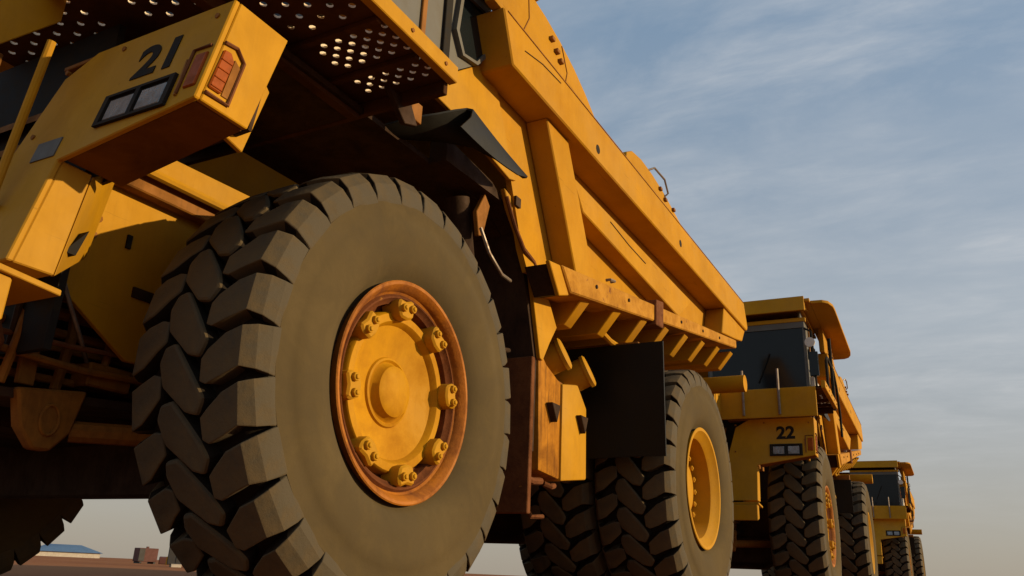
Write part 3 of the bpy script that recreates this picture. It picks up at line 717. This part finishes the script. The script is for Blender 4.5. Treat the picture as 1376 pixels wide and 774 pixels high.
        F().tube([(1.25, -1.36, 1.62), (1.26, -1.30, 1.50), (1.22, -1.18, 1.36), (1.12, -1.05, 1.27)], 0.012, 6).build('hose', STEEL, T)
        F().tube([(1.13, -1.50, 1.60), (1.2, -1.52, 1.45), (1.16, -1.50, 1.25)], 0.018, 6).build('hose', CHAS, T)
        F().tube([(1.2, -1.62, 1.36), (1.22, -1.58, 1.24), (1.13, -1.55, 1.12)], 0.02, 6).build('hose', RUST, T)
        F().lathe([(0.95, 0.0005), (0.95, 0.34), (1.45, 0.40), (1.76, 0.42), (1.76, 0.0005)], 28, (0, 1.24)).build('wheel_hub_housing', CHAS, T)
        # ---- tank with air cylinders
        F().px([(2.04, 2.06), (2.10, 1.06), (2.49, 1.03), (2.485, 1.84), (2.20, 1.94)], 1.35, 2.30).build('hydraulic_tank', YRUS, T, 0.02, seg=2)
        F().px([(2.50, 1.84), (2.82, 1.90), (3.02, 1.72), (3.03, 1.09), (2.50, 1.02)], 1.35, 2.31).build('fuel_tank', YEL, T, 0.02, seg=2)
        for yy, zz_, r_ in ((2.56, 2.13, 0.135), (3.10, 2.10, 0.14)):
            b = B().lathe([(-0.45, 0.0005), (-0.45, r_ * 0.8), (-0.40, r_), (-0.05, r_), (-0.045, r_ * 1.1), (-0.012, r_ * 1.1), (0.0, r_ * 0.98), (0.003, 0.0005)], 24)
            rm = Matrix.Rotation(0.22, 3, 'Z') @ Matrix.Rotation(-0.42, 3, 'Y')
            b.v = [tuple(rm @ Vector(q) + Vector((2.30, yy, zz_))) for q in b.v]; b.flip = s < 0
            b.build('air_tank', YEL, T)
        F().px([(2.34, 2.02), (2.56, 1.97), (3.10, 1.93), (3.02, 1.86), (2.5, 1.87), (2.3, 1.93)], 1.9, 2.12).build('air_tank_cradle', YDIRT, T, 0.006)
        for yy, zz_ in ((2.20, 1.62), (2.78, 1.62)):
            F().px([(yy, zz_), (yy + 0.16, zz_ + 0.0), (yy + 0.10, zz_ - 0.15)], 2.295, 2.36).build('lifting_eye', CHAS, T, 0.004)
        F().tube([(2.2, 2.02, 1.0), (2.24, 2.12, 0.98), (2.22, 2.3, 1.0)], 0.03, 8).build('drain_cock', RUST, T)
        F().tube([(2.2, 2.4, 0.99), (2.24, 2.45, 0.97), (2.22, 2.55, 0.99)], 0.025, 8).build('drain_cock', RUST, T)
        # rear mud flap
        mud_flap(T, s, 1.05, 2.86, 1.36, 2.45)
        F().box(1.4, 2.6, 3.59, 3.66, 2.38, 2.48).build('flap_hanger', YDIRT, T, 0.006)
        F().tube([(2.26, 3.15, 2.62), (2.34, 3.5, 2.48), (2.36, 4.1, 2.47), (2.30, 4.4, 2.62)], 0.03, 8).build('flap_chain_guard', YBODY, T)
    B().px([(-0.36, 0.62), (0.12, 0.66), (0.12, 1.05), (-0.36, 1.02)], -1.7, 1.7).build('front_axle', CHAS, T, 0.02)
    B().lathe([(-2.4, 0.3), (-1.0, 0.38), (-0.6, 0.62), (0.6, 0.62), (1.0, 0.38), (2.4, 0.3)], 28, (5.085, 1.24)).build('rear_axle', CHAS, T)
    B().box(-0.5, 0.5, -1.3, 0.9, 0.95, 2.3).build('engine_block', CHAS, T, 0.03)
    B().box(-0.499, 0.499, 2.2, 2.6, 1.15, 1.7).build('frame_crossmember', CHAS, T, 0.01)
    B().tube([(-2.84, 7.05, 2.80), (2.84, 7.05, 2.80)], 0.112, 18).build('rear_bar', YBODY, T)
    for s in (1, -1):
        B(s < 0).px([(6.90, 2.05), (7.15, 2.1), (7.12, 2.85), (6.98, 2.85)], 0.79, 0.87).build('rear_bar_bracket', YDIRT, T, 0.006)
    # ---- canopy over the cab
    CAN = empty('cab_canopy', (0, 0, 0), 0, T)
    B().box(-2.6, 2.6, -1.17, 0.8, 4.70, 4.75).build('canopy_plate', YEL, CAN, 0.006)
    B().box(-2.52, 2.52, -1.22, -1.172, 4.54, 4.78).build('canopy_lip', YEL, CAN, 0.006)
    for s in (1, -1):
        B(s < 0).px([(-1.17, 4.56), (-1.17, 4.70), (-0.6, 4.70)], 2.48, 2.52).build('canopy_gusset', YEL, CAN)
    return T

ME21, ME22 = number_mesh('21'), number_mesh('22')
def number(truck, me):
    o = link('fleet_number', me, truck)
    xs = [v.co.x for v in me.vertices]; zc = 2.385
    sx = 0.27 / (max(xs) - min(xs))
    o.scale = (sx, 1.0, 1.0)
    o.rotation_euler = (math.radians(90) - math.atan(0.2), 0, 0)
    o.location = (2.03 - min(xs) * sx, yf(zc) - 0.003, zc)
    return o

kids = {}
def copy_tree(src, parent=None, sep_front=False):
    c = src.copy(); COL.objects.link(c)
    if parent: c.parent = parent
    blocks = False
    for ch in list(src.children):
        if ch.name.startswith('tread_block'):
            blocks = True; continue
        if ch.name.split('.')[0] in ('rear_mud_flap', 'grey_patch', 'ladder_rail'):
            continue
        copy_tree(ch, c, sep_front)
    if blocks:
        tread(c, sep_front and src.name.startswith('front_wheel'), 0.35)
    return c

T1 = make_truck()
bpy.context.view_layer.update()
T2 = copy_tree(T1, None, True)
T3 = copy_tree(T1, None, False)
T2.location = (0.73, 10.70, 0); T2.rotation_euler = (0, 0, 0.0355)
T3.location = (0.65, 30.40, 0); T3.rotation_euler = (0, 0, 0.02)
number(T1, ME21); number(T2, ME22)
GRP = 'haul trucks parked nose to tail'
tag(T1, 'huge nearest yellow mining dump truck numbered 21, seen from beside its front wheel', 'dump truck', GRP)
tag(T2, 'yellow mining dump truck numbered 22 standing behind truck 21', 'dump truck', GRP)
tag(T3, 'farthest and smallest yellow dump truck, half hidden behind truck 22', 'dump truck', GRP)
# the two trucks behind have wide canopies and handrails
for T in (T2, T3):
    CAN = [c for c in T.children if c.name.startswith('cab_canopy')][0]
    for s in (1, -1):
        B(s < 0).pz([(2.602, -1.05), (2.78, -1.04), (2.87, -0.95), (2.92, -0.75), (2.93, -0.5), (2.93, 2.3), (2.91, 2.55), (2.86, 2.72), (2.77, 2.8), (2.45, 2.8), (2.45, 0.802), (2.602, 0.802)], 4.69, 4.74).build('canopy_wing', YBODY, CAN, 0.006)
    B().box(1.15, 2.66, -1.885, -1.845, 2.68, 3.125).build('deck_fascia', YEL, T, 0.006)
    for s in (1, -1): mud_flap(T, s, 1.6, 2.62, 1.72, 2.38)
    for x in (1.60, 2.13):
        B().tube([(x, -1.91, 2.72), (x, -1.91, 3.42)], 0.02, 6).build('handrail_post', STEEL, T)
    B().tube([(2.75, -0.05, 3.1), (2.75, -0.05, 4.35)], 0.028, 8).build('handrail_post', BLACK, T)
    B().tube([(2.75, -0.9, 3.20), (2.75, -0.88, 3.76), (2.75, -0.70, 3.85), (2.75, 0.25, 3.83), (2.75, 0.6, 3.62), (2.75, 0.85, 3.20), (2.75, 0.86, 2.8)], 0.022, 8).build('handrail', BLACK, T)
    B().box(2.495, 2.56, -0.97, -0.2, 3.14, 3.48).build('cab_corner_panel', WHITE, T, 0.006)
    B().tube([(2.55, -1.08, 4.02), (2.55, -1.12, 4.02)], 0.08, 18).build('work_lamp', WHITE, T)
    B().tube([(2.45, -1.0, 4.3), (2.58, -1.1, 4.2), (2.60, -1.1, 3.3)], 0.02, 6).build('mirror_arm', BLACK, T)
    B().box(2.52, 2.66, -1.16, -1.12, 3.45, 3.85).build('mirror', GLASS, T, 0.01)

# ------------------------------------------------------------------ far yard
def polar(dist, ang):      # point on the ground at a distance and bearing (left of +Y) from the photographer's spot
    return (5.235 - dist * math.sin(ang), -3.75 + dist * math.cos(ang), 0)
# long shed with blue roof
x, y, _ = polar(255, 0.968)
S = empty('shed', (x, y, 0), 0.968)
tag(S, 'distant white walled shed with a blue roof, left of the maroon container', 'shed')
B().box(-9, 7.5, 0, 14, 0, 1.25).build('wall', WHITE, S)
B().loop([(-9.5, -0.5, 1.252), (8.2, -0.5, 1.252), (8.2, 14.5, 1.252), (-9.5, 14.5, 1.252)],
         [(-4.5, 4, 3.15), (3.2, 4, 3.15), (3.2, 10, 3.15), (-4.5, 10, 3.15)]) if False else None
rb = B(); rb.loop([(-9.5, -0.5, 1.252), (8.2, -0.5, 1.252), (8.2, 14.5, 1.252), (-9.5, 14.5, 1.252)],
                  [(-5.5, 4, 3.15), (2.6, 4, 3.15), (2.6, 10, 3.15), (-5.5, 10, 3.15)])
rb.build('roof', BLUE, S)
# maroon container on skids
x, y, _ = polar(62, 0.892)
S = empty('skid_container', (x, y, 0), 0.892 + 0.35)
tag(S, 'small maroon and black skid container standing on the dirt far away', 'container')
B().box(-0.62, 0.62, 0, 1.0, 0.12, 0.98).build('body', MAROON, S, 0.02)
B().box(-0.625, -0.25, -0.03, -0.002, 0.16, 0.94).build('door', GREYD, S, 0.01)
B().box(-0.1, 0.05, 0.2, 0.35, 0.982, 1.08).build('vent', MAROON, S, 0.01)
for k in (-0.45, 0.45): B().box(k - 0.06, k + 0.06, -0.05, 1.05, 0, 0.118).build('skid', GREYD, S)
x, y, _ = polar(63, 0.876)
S = B().px([(0, 0), (0.8, 0), (0.8, 0.42), (0.35, 0.5), (0, 0.45)], -0.3, 0.3).build('covered_pallet', MAROON, None, 0.04, (x, y, 0))
S.rotation_euler = (0, 0, 0.876); tag(S, 'low brown covered pallet right beside the maroon container', 'pallet')
x, y, _ = polar(61, 0.8695)
S = empty('oil_drum', (x, y, 0)); tag(S, 'yellow drum between the maroon container and the dark tank', 'drum')
prof = [(0, 0.0005), (0, 0.24), (0.02, 0.26), (0.22, 0.25), (0.24, 0.262), (0.26, 0.25), (0.48, 0.262), (0.5, 0.24), (0.49, 0.0005)]
d = B().lathe(prof, 20).build('drum_shell', YEL, S); d.rotation_euler = (0, -PI / 2, 0)
B().tube([(0.1, 0.1, 0.49), (0.1, 0.1, 0.52)], 0.04, 8).build('bung', BLACK, S)
# dark tank
x, y, _ = polar(40, 0.858)
S = empty('water_tank', (x, y, 0), 0.853)
tag(S, 'tall dark grey tank standing close behind the big front tyre', 'tank')
B().box(-0.58, 0.62, 0, 0.9, 0.1, 1.26).build('body', GREYD, S, 0.03)
B().tube([(-0.35, 0.4, 1.25), (-0.35, 0.4, 1.36)], 0.12, 12).build('hatch', GREYD, S)
for k in (-0.4, 0.45): B().box(k - 0.07, k + 0.07, 0.02, 0.88, 0, 0.099).build('foot', GREYD, S)
for k in (-0.2, 0.2): B().box(k - 0.02, k + 0.02, -0.02, -0.001, 0.15, 1.2).build('rib', GREYD, S)
for dist, a, w_, h_, lb in ((39, 0.8625, 0.20, 0.11, 'wide white box on the dirt in front of the dark tank'), (39.5, 0.8432, 0.05, 0.10, 'tiny white can on the dirt right of the dark tank')):
    x, y, _ = polar(dist, a)
    S = empty('white_box', (x, y, 0), a); tag(S, lb, 'box')
    B().box(-w_, w_, -0.15, 0.15, 0, h_).build('body', WHITE, S, 0.01)
    B().box(-w_ - 0.01, w_ + 0.01, -0.16, 0.16, h_ + 0.0005, h_ + 0.025).build('lid', WHITE, S, 0.006)
